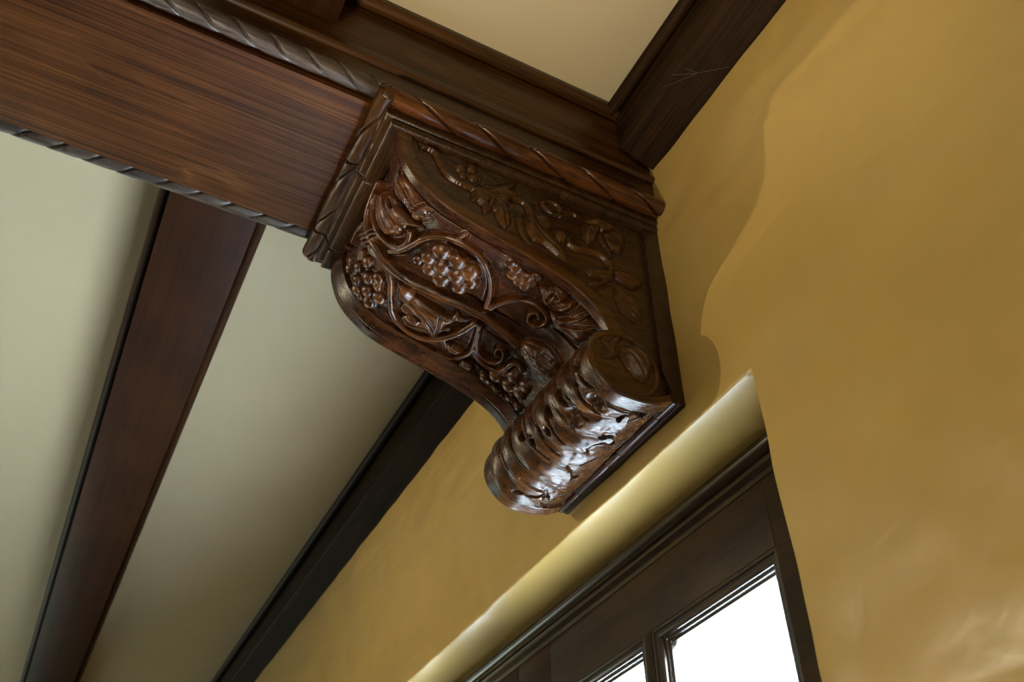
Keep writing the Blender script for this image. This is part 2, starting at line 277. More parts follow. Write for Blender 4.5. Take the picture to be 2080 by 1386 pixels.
DISC = {
 'OUT': [(-0.152,1.2546),(-0.1346,1.2705),(-0.1108,1.2788),(-0.088,1.2749),(-0.0734,1.2599),(-0.0735,1.2293),(-0.085,1.2001),(-0.098,1.1854),(-0.1153,1.1912),(-0.1358,1.2106),(-0.1473,1.2311)],
 'V': [
  [(-0.1454,1.2521),(-0.1202,1.2316),(-0.1046,1.2076),(-0.0977,1.188)],
  [(-0.1164,1.2688),(-0.0952,1.2514),(-0.0844,1.2252),(-0.0874,1.1992)],
  [(-0.1326,1.2675),(-0.1048,1.2477),(-0.0898,1.2181)],
 ],
 'LEAF': [(-0.1936,1.2686),(-0.1763,1.2602),(-0.1607,1.2846),(-0.1415,1.2951),(-0.1532,1.267),(-0.1641,1.2447),(-0.1559,1.2353),(-0.1751,1.2203),(-0.1929,1.2183),(-0.1784,1.234),(-0.1816,1.2504)],
}
M_SOFFIT = wood('quartered_oak', (.030, .0100, .0034), (.070, .0240, .0066), (.115, .0435, .0110), 'y', .40, .0, 150, 60, .18, .011, spec=.09, dist=.10)
def add_rays(m):
    nt = m.node_tree; b = nt.nodes['Principled BSDF']
    src = b.inputs['Base Color'].links[0].from_socket
    v = mapped(nt, (1, .11, 1), (0, 0, .16))
    n = noise(nt, v, 16, 1.5, .45, .7)
    f = ramp(nt, n, [(.475, (0, 0, 0)), (.5, (1, 1, 1)), (.525, (0, 0, 0))])
    w = noise(nt, mapped(nt, (1, .5, 1)), 5, 2)
    f2 = mix(nt, 1.0, f, ramp(nt, w, [(.45, (0, 0, 0)), (.68, (.55, .55, .55))]), 'MULTIPLY')
    c = mix(nt, f2, src, (.15, .058, .017))
    nt.links.new(c, b.inputs['Base Color'])
add_rays(M_SOFFIT)
M_FASCIA = wood('amber_oak', (.028, .0110, .0022), (.070, .0270, .0046), (.125, .050, .0080), 'y', .30, .0, 220, 30, .2, .02, spec=.36)
M_JOIST = wood('joist_oak', (.0225, .0078, .0029), (.0320, .0112, .0040), (.0440, .0160, .0056), 'x', .48, .0, 240, 26, .15, .02, spec=.09, dist=.3, pores=.35)
M_CORNICE = wood('cornice_oak', (.011, .0052, .0016), (.023, .0104, .0029), (.038, .0172, .0048), 'x', .5, .0, 200, 26, .25, .03, spec=.10)
M_ROPE = wood('weathered_rope', (.030, .020, .013), (.060, .042, .030), (.100, .072, .052), 'y', .34, .0, 260, 40, .35, .08, spec=.45)
M_DOOR = wood('door_wood', (.022, .0122, .0058), (.034, .0190, .0090), (.046, .0262, .0122), 'x', .46, .0, 160, 12, .06, .05, spec=.16, pores=.35)
M_BEAD = wood('varnished_bead', (.016, .0085, .0050), (.026, .0140, .0080), (.038, .021, .012), 'x', .17, .0, 160, 12, .05, .05, spec=.62, pores=.3)
M_CORBEL = wood('carved_oak', (.017, .0046, .0012), (.050, .0140, .0032), (.105, .032, .0066), 'y', .21, .0, 300, 34, .5, .045, spec=.44, pores=.6)
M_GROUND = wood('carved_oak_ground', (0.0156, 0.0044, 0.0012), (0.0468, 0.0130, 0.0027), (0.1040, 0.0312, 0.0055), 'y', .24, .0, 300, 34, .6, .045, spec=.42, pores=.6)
M_MOTIF = wood('carved_oak_motif', (.032, .0086, .0018), (.086, .0265, .0052), (.170, .058, .0110), 'y', .19, .0, 300, 34, .5, .045, spec=.46, pores=.6)  # lighter oak tone for the raised vine, leaves and grapes
M_SCROLL = wood('scroll_oak', (.022, .0072, .0017), (.066, .0225, .0046), (.140, .050, .0092), 'y', .23, .0, 300, 34, .5, .045, spec=.52, pores=.6)
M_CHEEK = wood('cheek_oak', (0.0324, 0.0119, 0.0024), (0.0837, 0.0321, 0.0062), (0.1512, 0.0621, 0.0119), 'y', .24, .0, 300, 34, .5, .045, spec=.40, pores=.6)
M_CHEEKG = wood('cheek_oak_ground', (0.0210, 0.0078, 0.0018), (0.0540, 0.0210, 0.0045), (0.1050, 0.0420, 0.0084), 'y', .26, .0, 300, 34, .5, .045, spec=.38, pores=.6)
M_CAP = wood('cap_oak', (0.0187, 0.0072, 0.0022), (0.0475, 0.0191, 0.0050), (0.0900, 0.0396, 0.0101), 'x', .30, .0, 280, 40, .5, .10, spec=.34)
M_SIDEROPE = wood('side_rope_oak', (.034, .0110, .0036), (.088, .0290, .0075), (.165, .060, .0130), 'y', .25, .0, 260, 40, .3, .08, spec=.38)
M_PLATE = wood('plate_oak', (.020, .0085, .0045), (.040, .0165, .0078), (.062, .025, .0105), 'x', .28, .0, 200, 30, .3, .05, spec=.45)

def plaster(name, col, rough, spec, bs):
    m, nt, b = newmat(name)
    v = mapped(nt, (1.0, 1.0, 1.0), (0, math.radians(38), 0))
    vs = mapped(nt, (.55, 1.0, 1.9), (0, math.radians(-42), 0))
    big = noise(nt, vs, 2.6, 1.2, .45, 1.4)
    mid = noise(nt, v, 9, 2, .5, .6)
    fine = noise(nt, mapped(nt, (1, 1, 1)), 140, 3, .6)
    c = ramp(nt, noise(nt, v, 1.7, 4, .55, .6), [(.3, tuple(x * .90 for x in col)), (.7, tuple(min(1, x * 1.08) for x in col))])
    nt.links.new(c, b.inputs['Base Color'])
    a = node(nt, 'ShaderNodeMath', operation='MULTIPLY_ADD'); nt.links.new(mid, a.inputs[0]); a.inputs[1].default_value = .22; nt.links.new(big, a.inputs[2])
    a2 = node(nt, 'ShaderNodeMath', operation='MULTIPLY_ADD'); nt.links.new(fine, a2.inputs[0]); a2.inputs[1].default_value = .012; nt.links.new(a.outputs[0], a2.inputs[2])
    bump(nt, b, a2.outputs[0], bs, .035)
    b.inputs['Roughness'].default_value = rough; b.inputs['Specular IOR Level'].default_value = spec
    return m
M_WALL = plaster('ochre_plaster', (.52, .352, .105), .28, .55, .21)
def flat(name, col, rough, spec=.4, bs=.05):
    m, nt, b = newmat(name)
    n = noise(nt, mapped(nt, (1, 1, 1)), 60, 3, .6)
    c = ramp(nt, noise(nt, mapped(nt, (1, 1, 1)), 1.3, 3), [(.3, tuple(x * .97 for x in col)), (.7, tuple(min(1, x * 1.02) for x in col))])
    nt.links.new(c, b.inputs['Base Color']); bump(nt, b, n, bs, .01)
    b.inputs['Roughness'].default_value = rough; b.inputs['Specular IOR Level'].default_value = spec
    return m
M_CEIL = flat('cream_ceiling_paint', (.415, .338, .203), .6)
M_FLOOR = wood('floor_oak', (.013, .009, .0055), (.022, .015, .0092), (.034, .023, .014), 'y', .4, .1, 160, 16, .1, .03)
M_TERRACE = flat('terrace_stone', (.64, .68, .74), .8)
def glass_mat():
    m, nt, b = newmat('window_glass')
    nt.nodes.remove(b)
    out = nt.nodes['Material Output']
    t = node(nt, 'ShaderNodeBsdfTransparent'); t.inputs['Color'].default_value = (.97, .98, .97, 1)
    g = node(nt, 'ShaderNodeBsdfGlossy'); g.inputs['Roughness'].default_value = .02
    f = node(nt, 'ShaderNodeLayerWeight'); f.inputs['Blend'].default_value = .5
    pw = node(nt, 'ShaderNodeMath', operation='POWER'); nt.links.new(f.outputs['Facing'], pw.inputs[0]); pw.inputs[1].default_value = 5
    ad = node(nt, 'ShaderNodeMath', operation='MULTIPLY_ADD'); nt.links.new(pw.outputs[0], ad.inputs[0]); ad.inputs[1].default_value = .93; ad.inputs[2].default_value = .03
    mx = node(nt, 'ShaderNodeMixShader')
    nt.links.new(ad.outputs[0], mx.inputs[0]); nt.links.new(t.outputs[0], mx.inputs[1]); nt.links.new(g.outputs[0], mx.inputs[2])
    nt.links.new(mx.outputs[0], out.inputs['Surface'])
    return m
M_GLASS = glass_mat()

# ------------------------------------------------------------------ the room
def vnoise(x, y, seed=0):
    """smooth value noise for numpy arrays, -1..1"""
    rs = np.random.RandomState(seed); T = rs.rand(256, 256) * 2 - 1
    xi = np.floor(x).astype(int); yi = np.floor(y).astype(int); fx = x - xi; fy = y - yi
    fx = fx * fx * (3 - 2 * fx); fy = fy * fy * (3 - 2 * fy)
    g = lambda a, b: T[a % 256, b % 256]
    return (g(xi, yi) * (1 - fx) + g(xi + 1, yi) * fx) * (1 - fy) + (g(xi, yi + 1) * (1 - fx) + g(xi + 1, yi + 1) * fx) * fy
ZC = 1.6 + 2.12                       # ceiling height
ZR = 1.6 + 1.1045                     # top of the door recess
XR, XL = 0.4435, -2.085               # its two jambs
RX0, RX1, RY0 = -7.8, 5.0, -6.6
def wall_relief(x, z):
    return .0035 * vnoise(x * 5.2 + 3, z * 6.1 + 9, 4) + .0022 * vnoise(x * 13 + z * 7, z * 11 - x * 5, 5)
def build_wall_back():
    rr = .005
    xs = np.unique(np.round(np.concatenate([np.linspace(RX0, XL - rr, 90), np.linspace(XL - rr, XR + rr, 110), np.linspace(XR + rr, 2.6, 90), np.linspace(2.6, RX1, 20)]), 5))
    zs = np.unique(np.round(np.concatenate([np.linspace(0, 1.7, 20), np.linspace(1.7, ZR + rr, 50), np.linspace(ZR + rr, ZC, 60)]), 5))
    V = []; F = []
    X, Z = np.meshgrid(xs, zs, indexing='ij')
    Y = wall_relief(X, Z)
    V += list(np.stack([X, Y, Z], -1).reshape(-1, 3)); nz = len(zs)
    for i in range(len(xs) - 1):
        for j in range(nz - 1):
            xm = (xs[i] + xs[i + 1]) / 2; zm = (zs[j] + zs[j + 1]) / 2
            if XL - rr < xm < XR + rr and zm < ZR + rr: continue
            a = i * nz + j; F.append((a, a + nz, a + nz + 1, a + 1))
    # rounded arris and soffit / jambs of the recess
    prof = [(rr * math.sin(math.radians(t)), rr * (1 - math.cos(math.radians(t)))) for t in range(0, 91, 15)]     # (into the hole, depth)
    prof = prof + [(rr, .05), (rr, .10), (rr, .15), (rr, .30)]
    def strip(n, f):
        b = len(V); k = len(prof)
        for i in range(n):
            for p, d in prof:
                V.append(f(i, p, d))
        for i in range(n - 1):
            for j in range(k - 1):
                a = b + i * k + j; F.append((a, a + 1, a + k + 1, a + k))
    hx = [x for x in xs if XL - rr - 1e-6 <= x <= XR + rr + 1e-6]
    def fs(i, p, d):
        x = min(max(hx[i], XL - rr + min(p, .0008)), XR + rr - min(p, .0008))
        return (x, d + float(wall_relief(np.array(hx[i]), np.array(ZR + rr))) * (1 if d < .02 else .3), ZR + rr - p)
    strip(len(hx), fs)
    hz = [z for z in zs if z <= ZR + rr + 1e-6]
    def fj(sx):
        def g(i, p, d):
            z = min(hz[i], ZR + rr - p)
            x0 = XR + rr if sx > 0 else XL - rr
            return (x0 - sx * min(p, .0008), d + float(wall_relief(np.array(x0), np.array(hz[i]))) * (1 if d < .02 else .3), z)
        return g
    strip(len(hz), fj(1)); strip(len(hz), fj(-1))
    o = mesh_np('wall_back', V, F, M_WALL)
    bm = bmesh.new(); bm.from_mesh(o.data); bmesh.ops.remove_doubles(bm, verts=bm.verts, dist=2e-5); bmesh.ops.recalc_face_normals(bm, faces=bm.faces)
    bm.to_mesh(o.data); bm.free()
    return tag(o, kind='structure')
build_wall_back()
def plane(name, pts, mat):
    return tag(mesh_np(name, pts, [(0, 1, 2, 3)], mat, smooth=False), kind='structure')
plane('ceiling', [(RX0, RY0, ZC), (RX0, .3, ZC), (RX1, .3, ZC), (RX1, RY0, ZC)], M_CEIL)
plane('floor', [(RX0, RY0, 0), (RX1, RY0, 0), (RX1, .3, 0), (RX0, .3, 0)], M_FLOOR)
plane('wall_left', [(RX0, RY0, 0), (RX0, .3, 0), (RX0, .3, ZC), (RX0, RY0, ZC)], M_WALL)
plane('wall_right', [(RX1, RY0, 0), (RX1, RY0, ZC), (RX1, .3, ZC), (RX1, .3, 0)], M_WALL)
plane('wall_front', [(RX0, RY0, 0), (RX0, RY0, ZC), (RX1, RY0, ZC), (RX1, RY0, 0)], M_WALL)
plane('terrace', [(-14, .3, -.12), (14, .3, -.12), (14, 16, -.12), (-14, 16, -.12)], M_TERRACE)

# ------------------------------------------------------------------ cornice along the window wall (either side of the main beam)
def cornice(name, x0, x1):
    t = tag(empty(name, (x0, 0, ZC - .2)), kind='structure')
    zo = ZC - .2
    z = lambda a: 1.6 + a - zo
    L = x1 - x0
    prism('fascia', [(.02, z(1.912)), (.0, z(1.917)), (-.0965, z(1.9560)), (-.0985, z(1.9585)), (-.0985, z(2.118)), (.02, z(2.118))], 0, L, 'x', M_CORNICE, t)
    prism('crown_bead', circ(-.1165, z(2.1015), .0178), 0, L, 'x', M_CORNICE, t, smooth=True)
    return t
cornice('trim_1', .262, 4.9)
cornice('trim_2', -7.7, -.255)

# ------------------------------------------------------------------ cross beams
def joist(name, x0, x1, label):
    t = tag(empty(name, ((x0 + x1) / 2, -.988, ZC - .08)), label, 'beam')
    zo = ZC - .08; h = (x1 - x0) / 2
    y0, y1 = -1.1088 + .988, -.8670 + .988
    zz = 1.6 + 1.96 - zo
    prism('joist_board', [(y0, zz), (y1, zz), (y1, 1.6 + 2.118 - zo), (y0, 1.6 + 2.118 - zo)], -h, h, 'x', M_JOIST, t, bevel=.002)
    r = .0185
    for y in (y0 - r * 1.05, y1 + r * 1.05):
        prism('crown_bead', circ(y, 1.6 + 2.1015 - zo, r), -h, h, 'x', M_JOIST, t, smooth=True)
    return t
joist('cross_beam', -7.7, -.25, 'brown oak cross beam on the pale ceiling left of the corbel and big beam')
joist('cross_beam', .255, 4.9, 'dark cross beam end at the top edge of the photo, above the big beam')

# ------------------------------------------------------------------ rope moulding: a roll cut by one long helical groove
def rope_mesh(L, r, pitch, phase, hand, gw=.075, depth=.40, step=.003, nang=30, extra=None, bulge=.10, seed=1):
    n = int(L / step) + 1
    t = np.linspace(0, L, n); a = np.linspace(0, 2 * np.pi, nang, endpoint=False)
    T, A = np.meshgrid(t, a, indexing='ij')
    wob = .035 * vnoise(T / pitch * 1.7 + seed * 3, A * 1.3, seed)
    f = (T / pitch + hand * A / (2 * np.pi) - phase + wob) % 1.0
    d = np.minimum(f, 1 - f)
    R = r * (1 - depth * np.clip(1 - d / gw, 0, 1) ** 1.6 + bulge * (np.sin(np.pi * f) ** .6 - .8) - .05 * (f - .5))
    R = R + r * .025 * vnoise(T / r * .9, A * 2 + seed, seed + 3)
    if extra is not None: R = extra(T, A, R)
    return T, A, R
def rope_obj(name, L, r, pitch, phase, hand, axis, org, mat, parent, **k):
    """axis 'y' (local x,z cross-section) or 'x' (local y,z cross-section)"""
    T, A, R = rope_mesh(L, r, pitch, phase, hand, **k)
    n, m = T.shape
    c, s = R * np.cos(A), R * np.sin(A)
    P = np.stack([org[0] + c, org[1] + T, org[2] + s], -1) if axis == 'y' else np.stack([org[0] + T, org[1] + c, org[2] + s], -1)
    V = list(P.reshape(-1, 3)); idx = np.arange(n * m).reshape(n, m)
    F = np.stack([idx[:-1], np.roll(idx, -1, 1)[:-1], np.roll(idx, -1, 1)[1:], idx[1:]], -1).reshape(-1, 4)
    if axis == 'y': F = F[:, ::-1]
    b = len(V)
    V = np.vstack([P.reshape(-1, 3), P[0].mean(0), P[-1].mean(0)])
    caps = [(b, idx[0, j], idx[0, (j + 1) % m], b) for j in range(m)]
    o = mesh_np(name, V, F, mat, parent)
    return o

# ------------------------------------------------------------------ the big beam
def main_beam():
    x0 = .004; ye, yw = -5.2, -.002
    t = tag(empty('ceiling_beam', (x0, -2.6, 1.6 + 1.77)), 'massive dark oak ceiling beam with rope mouldings along its flat underside, resting on the corbel', 'beam')
    oy, oz = 2.6, 1.6 + 1.77
    Y0, Y1 = ye + oy, yw + oy
    z = lambda a: 1.6 + a - oz
    prism('soffit_board', [(-.2145, 0), (.2145, 0), (.2145, z(1.835)), (-.2145, z(1.835))], Y0, Y1, 'y', M_SOFFIT, t, bevel=.0015)
    for s in (1, -1):
        half = [(.226, z(1.80)), (.236, z(1.80)), (.248, z(1.812)), (.2485, z(1.866)), (.2455, z(1.8675))] + \
               arc(.2490, z(1.8800), .0125, -105, 75, 9) + [(.2500, z(1.8925)), (.2500, z(1.8945)), (.2465, z(1.9050)), (.2448, z(1.9180)), (.2448, z(1.9265)), (.2400, z(1.9285)), (.2408, z(1.9300)), (.2408, z(2.118)), (.20, z(2.118)), (.20, z(1.80))]
        prism('side_fascia', [(s * x, zz) for x, zz in half], Y0, Y1, 'y', M_FASCIA, t, smooth=True)
        prism('crown_bead', circ(s * .2600, z(2.1020), .0180), Y0, Y1, 'y', M_FASCIA, t, smooth=True)
        r = .0222
        pit = .079; L = Y1 - .69 - Y0
        # one groove passes the roll's underside at y = -0.7705
        yy = -.7705 + oy - Y0
        ph = (yy / pit + 2 * 213 / 360) % 1
        if s > 0:
            rope_obj('rope_moulding', L, r, pit, ph, 2, 'y', (.2410, Y0, z(1.7945)), M_ROPE, t, nang=48, step=.0026)
        else:
            yy = -.80 + oy - Y0; ph = (yy / pit + 2 * 60 / 360) % 1
            rope_obj('rope_moulding', L, r, pit, ph, -2, 'y', (-.2375, Y0, z(1.7925)), M_ROPE, t, seed=7, nang=40, step=.0026)
    return t
main_beam()

# ------------------------------------------------------------------ glazed doors in the recess
def frame_head():
    t = tag(empty('trim_3', ((XL + XR) / 2, .16, ZR - .03)), kind='structure')
    oz = ZR - .03; h = (XR - XL) / 2
    z = lambda a: 1.6 + a - oz
    Y = lambda a: a - .16
    prof = [(Y(.30), z(1.106)), (Y(.152), z(1.106)), (Y(.152), z(1.098))] + [(Y(.150) - .018 * math.cos(math.radians(q)) * 1.0, z(1.078) + .019 * math.sin(math.radians(q))) for q in range(70, -71, -14)] + \
           [(Y(.153), z(1.057)), (Y(.153), z(1.051)), (Y(.146), z(1.047)), (Y(.146), z(1.040)), (Y(.157), z(1.033)), (Y(.157), z(1.020)), (Y(.30), z(1.020))]
    prism('head_moulding', prof, -h, h, 'x', M_BEAD, t, smooth=True)
    return t
frame_head()
def bead_profile(d=1.0):
    """sticking around a pane: (distance into the opening, depth towards the glass)"""
    return [(.0002, .012), (.0002, .0012), (.0030, .0006), (.0068, .0018), (.0098, .005), (.0165, .005), (.021, .007), (.0245, .0115), (.0255, .017), (.031, .018), (.0325, .023), (.038, .024), (.040, .036), (.0002, .036)]
def glazing(x0, x1, z0, z1, y, parent):
    """four mitred lengths of sticking around one opening"""
    pr = bead_profile()
    cx, cz = (x0 + x1) / 2, (z0 + z1) / 2
    out = []
    corners = [(x0, z0), (x1, z0), (x1, z1), (x0, z1)]
    for i in range(4):
        a, b = corners[i], corners[(i + 1) % 4]
        V = []; n = len(pr)
        for c in (a, b):
            sx = 1 if c[0] < cx else -1; sz = 1 if c[1] < cz else -1
            for d, dep in pr: V.append((c[0] + sx * d, y + dep, c[1] + sz * d))
        F = [(k, (k + 1) % n, (k + 1) % n + n, k + n) for k in range(n)]
        o = mesh_np('glazing_bead', V, F, M_BEAD, parent, smooth=False)
        bm = bmesh.new(); bm.from_mesh(o.data); bmesh.ops.recalc_face_normals(bm, faces=bm.faces); bm.to_mesh(o.data); bm.free()
    ins = .036
    g = mesh_np('glass_pane', [(x0 + ins, y + .028, z0 + ins), (x1 - ins, y + .028, z0 + ins), (x1 - ins, y + .028, z1 - ins), (x0 + ins, y + .028, z1 - ins)], [(0, 1, 2, 3)], M_GLASS, parent, smooth=False)
    bm = bmesh.new(); bm.from_mesh(g.data); r = bmesh.ops.extrude_face_region(bm, geom=bm.faces[:]); bmesh.ops.translate(bm, verts=[v for v in r['geom'] if isinstance(v, bmesh.types.BMVert)], vec=(0, .004, 0))
    bmesh.ops.recalc_face_normals(bm, faces=bm.faces); bm.to_mesh(g.data); bm.free()
def door(name, xc, mirror):
    """one leaf; built for the right-hand leaf and mirrored for the left"""
    t = tag(empty(name, (xc, .16, .01)), kind='structure')
    c0 = -.191; k = -1 if mirror else 1
    def span(a, b): return sorted((k * (a - c0), k * (b - c0)))
    def bx(nm, a, b, z0, z1):
        p, q = span(a, b)
        return box(nm, p, q, 0, .05, z0, z1, M_DOOR, t, bevel=.0012)
    top = 1.6 + 1.046 - .01; zt = 1.6 + .872 - .01; zb = .42
    bx('stile', .250, .456, 0, top)
    bx('stile', -.8175, -.634, 0, top)
    bx('muntin', -.206, -.178, zb, zt)
    bx('rail', -.634, .250, zt, top)
    bx('rail', -.634, .250, 0, zb)
    for a, b in ((-.178, .250), (-.634, -.206)):
        p, q = span(a, b)
        glazing(p, q, zb, zt, 0.0, t)
    return t
door('door_1', -.191, False)
door('door_2', -1.447, True)
# ------------------------------------------------------------------ the carved corbel
def spline(P, n=12):
    P = np.array(P, float); out = []
    Q = np.vstack([2 * P[0] - P[1], P, 2 * P[-1] - P[-2]])
    for i in range(1, len(Q) - 2):
        p0, p1, p2, p3 = Q[i - 1], Q[i], Q[i + 1], Q[i + 2]
        for t in np.arange(n) / n:
            out.append(.5 * ((2 * p1) + (-p0 + p2) * t + (2 * p0 - 5 * p1 + 4 * p2 - p3) * t * t + (-p0 + 3 * p1 - 3 * p2 + p3) * t ** 3))
    out.append(P[-1]); return np.array(out)
PROF = spline([(-.678, 1.705), (-.673, 1.66), (-.662, 1.62), (-.643, 1.58), (-.609, 1.541), (-.556, 1.5045), (-.487, 1.4815), (-.414, 1.460), (-.34, 1.4385), (-.268, 1.413), (-.220, 1.385), (-.186, 1.350), (-.165, 1.312), (-.150, 1.27)])
SCC, SCR = (-.142, 1.217), .085
QROF = spline([(SCC[0] - SCR * math.sin(math.radians(a)), SCC[1] + SCR * math.cos(math.radians(a))) for a in range(0, 181, 15)] + [(-.1, 1.1335), (-.066, 1.1415), (-.034, 1.158)], 6)
def arcl(P): return np.concatenate([[0], np.cumsum(np.linalg.norm(np.diff(P, axis=0), axis=1))])
def curve_at(P, s):
    S = arcl(P); y = np.interp(s, S, P[:, 0]); z = np.interp(s, S, P[:, 1])
    e = .004
    ty = np.interp(s + e, S, P[:, 0]) - np.interp(s - e, S, P[:, 0]); tz = np.interp(s + e, S, P[:, 1]) - np.interp(s - e, S, P[:, 1])
    l = np.hypot(ty, tz) + 1e-12
    return y, z, tz / l, -ty / l
def smooth_line(pts, n=8):
    return spline(pts, n) if len(pts) > 2 else np.array(pts, float)

class Relief:
    """a carved surface: height over a grid (a, b) with the owner of every point, split into one mesh per owner"""
    def __init__(s, a0, a1, na, b0, b1, nb, ground):
        s.a = np.linspace(a0, a1, na); s.b = np.linspace(b0, b1, nb)
        s.A, s.B = np.meshgrid(s.a, s.b, indexing='ij'); s.H = np.full(s.A.shape, ground, float); s.g = ground
        s.O = np.zeros(s.A.shape, int); s.names = ['carved_ground']; s.under = .0055 if ground < -.01 else .0025; s.cut = np.zeros(s.A.shape)
    def win(s, pts, m):
        p = np.asarray(pts, float)
        i0, i1 = np.searchsorted(s.a, [p[:, 0].min() - m, p[:, 0].max() + m]); j0, j1 = np.searchsorted(s.b, [p[:, 1].min() - m, p[:, 1].max() + m])
        return slice(max(i0, 0), max(i1, 0)), slice(max(j0, 0), max(j1, 0))
    @staticmethod
    def seg(A, B, p, q):
        d = (q - p); l2 = d @ d + 1e-15
        t = np.clip(((A - p[0]) * d[0] + (B - p[1]) * d[1]) / l2, 0, 1)
        return np.hypot(A - p[0] - t * d[0], B - p[1] - t * d[1]), t
    def line(s, W, pts):
        A, B = s.A[W], s.B[W]; D = np.full(A.shape, 9.); T = np.zeros(A.shape); n = len(pts) - 1
        for i in range(n):
            d, t = s.seg(A, B, np.asarray(pts[i], float), np.asarray(pts[i + 1], float))
            m = d < D; D[m] = d[m]; T[m] = (i + t[m]) / n
        return D, T
    def put(s, W, h, name):
        k = len(s.names); s.names.append(name)
        m = h > s.H[W]; s.H[W][m] = h[m]; s.O[W][m] = k
    def stem(s, name, r0, r1, top, pts):
        pts = smooth_line(pts); W = s.win(pts, max(r0, r1) + .012); D, T = s.line(W, pts)
        r = r0 + (r1 - r0) * T
        r = r * (1 + .10 * vnoise(s.A[W] * 60, s.B[W] * 60, 11))
        s.H[W] -= s.under * np.exp(-(np.clip(D - r, 0, None) / .0042) ** 2) * (s.O[W] == 0)
        h = np.where(D < r, s.g + top * np.sqrt(np.clip(1 - (D / r) ** 2, 0, 1)) ** .55, -9)
        s.put(W, h, name)
    def grape(s, name, a, b, r, k=.78, lift=.002):
        W = s.win([(a, b)], r + .002); da, db = s.A[W] - a, s.B[W] - b; d = np.hypot(da, db); an = np.arctan2(db, da) + a * 90
        d = d * (1 + .014 * np.cos(5 * an) + .012 * np.cos(3 * an + b * 200))
        s.put(W, np.where(d < r, s.g + lift + k * np.sqrt(np.clip(r * r - d * d, 0, None)), -9), name)
    def inside(s, W, poly):
        A, B = s.A[W], s.B[W]; c = np.zeros(A.shape, bool); n = len(poly)
        for i in range(n):
            (x0, y0), (x1, y1) = poly[i], poly[(i + 1) % n]
            c ^= ((y0 > B) != (y1 > B)) & (A < (x1 - x0) * (B - y0) / (y1 - y0 + 1e-15) + x0)
        return c
    def leaf(s, name, poly, veins, top=.013, soft=.005, seed=0, vein=.0032):
        W = s.win(poly, .008); ins = s.inside(W, poly); D, _ = s.line(W, list(poly) + [poly[0]])
        s.H[W] -= s.under * np.exp(-(D / .0038) ** 2) * (s.O[W] == 0) * ~ins
        h = s.g + top * (1 - np.exp(-D / soft)) + .0026 * vnoise(s.A[W] * 34 + seed, s.B[W] * 34, 20 + seed) * np.clip(D / .008, 0, 1)
        for v in veins:
            dv, t = s.line(W, smooth_line(v, 5))
            h = h - vein * np.exp(-(dv / .0021) ** 2) + vein * .55 * np.exp(-((dv - .0065) / .004) ** 2)
        s.put(W, np.where(ins, h, -9), name)
    def groove(s, w, depth, pts, soft=1.4):
        pts = smooth_line(pts, 5); W = s.win(pts, w * 4); D, T = s.line(W, pts)
        ww = w * (.55 + .9 * np.sin(np.pi * np.clip(T, .06, .94)) ** .6) * (1 + .25 * vnoise(s.A[W] * 150, s.B[W] * 150, 31))
        s.cut[W] = np.maximum(s.cut[W], depth * np.clip(1 - (D / np.maximum(ww, 1e-5)) ** soft, 0, 1))
    def pit(s, a, b, r, depth):
        W = s.win([(a, b)], r * 3); d = np.hypot(s.A[W] - a, (s.B[W] - b) * .75)
        s.cut[W] = np.maximum(s.cut[W], depth * np.exp(-(d / r) ** 4))
    def finish(s, place, parts, mask=None, blur=1):
        H = s.H.copy()
        for _ in range(blur):
            for ax in (0, 1):
                p = np.pad(H, [(1, 1) if k == ax else (0, 0) for k in (0, 1)], mode='edge')
                H = (np.take(p, range(0, H.shape[ax]), ax) + 2 * H + np.take(p, range(2, H.shape[ax] + 2), ax)) / 4
        H = H - s.cut
        X = place(s.A, s.B, H)                             # (na, nb, 3)
        du = np.gradient(X, axis=0); dv = np.gradient(X, axis=1)
        N = np.cross(du, dv); N /= np.linalg.norm(N, axis=-1, keepdims=True) + 1e-12
        out = place(s.A, s.B, H + .01) - X
        sg = np.sign((N * out).sum()); N = N * sg
        na, nb = s.A.shape; idx = np.arange(na * nb).reshape(na, nb)
        quads = np.stack([idx[:-1, :-1], idx[1:, :-1], idx[1:, 1:], idx[:-1, 1:]], -1).reshape(-1, 4)
        if sg < 0: quads = quads[:, ::-1]
        Of, Hf = s.O.ravel(), s.H.ravel()
        best = np.argmax(Hf[quads], 1); own = Of[quads[np.arange(len(quads)), best]]
        keep = np.ones(len(quads), bool) if mask is None else mask.ravel()[quads].all(1)
        XV, NV = X.reshape(-1, 3), N.reshape(-1, 3)
        objs = []
        for k, nm in enumerate(s.names):
            q = quads[keep & (own == k)]
            if len(q) < 6: continue
            u, inv = np.unique(q, return_inverse=True)
            par, mat = parts(nm, k)
            objs.append(mesh_np(nm.split('/')[-1], XV[u], inv.reshape(q.shape), mat, par, normals=NV[u]))
        return objs

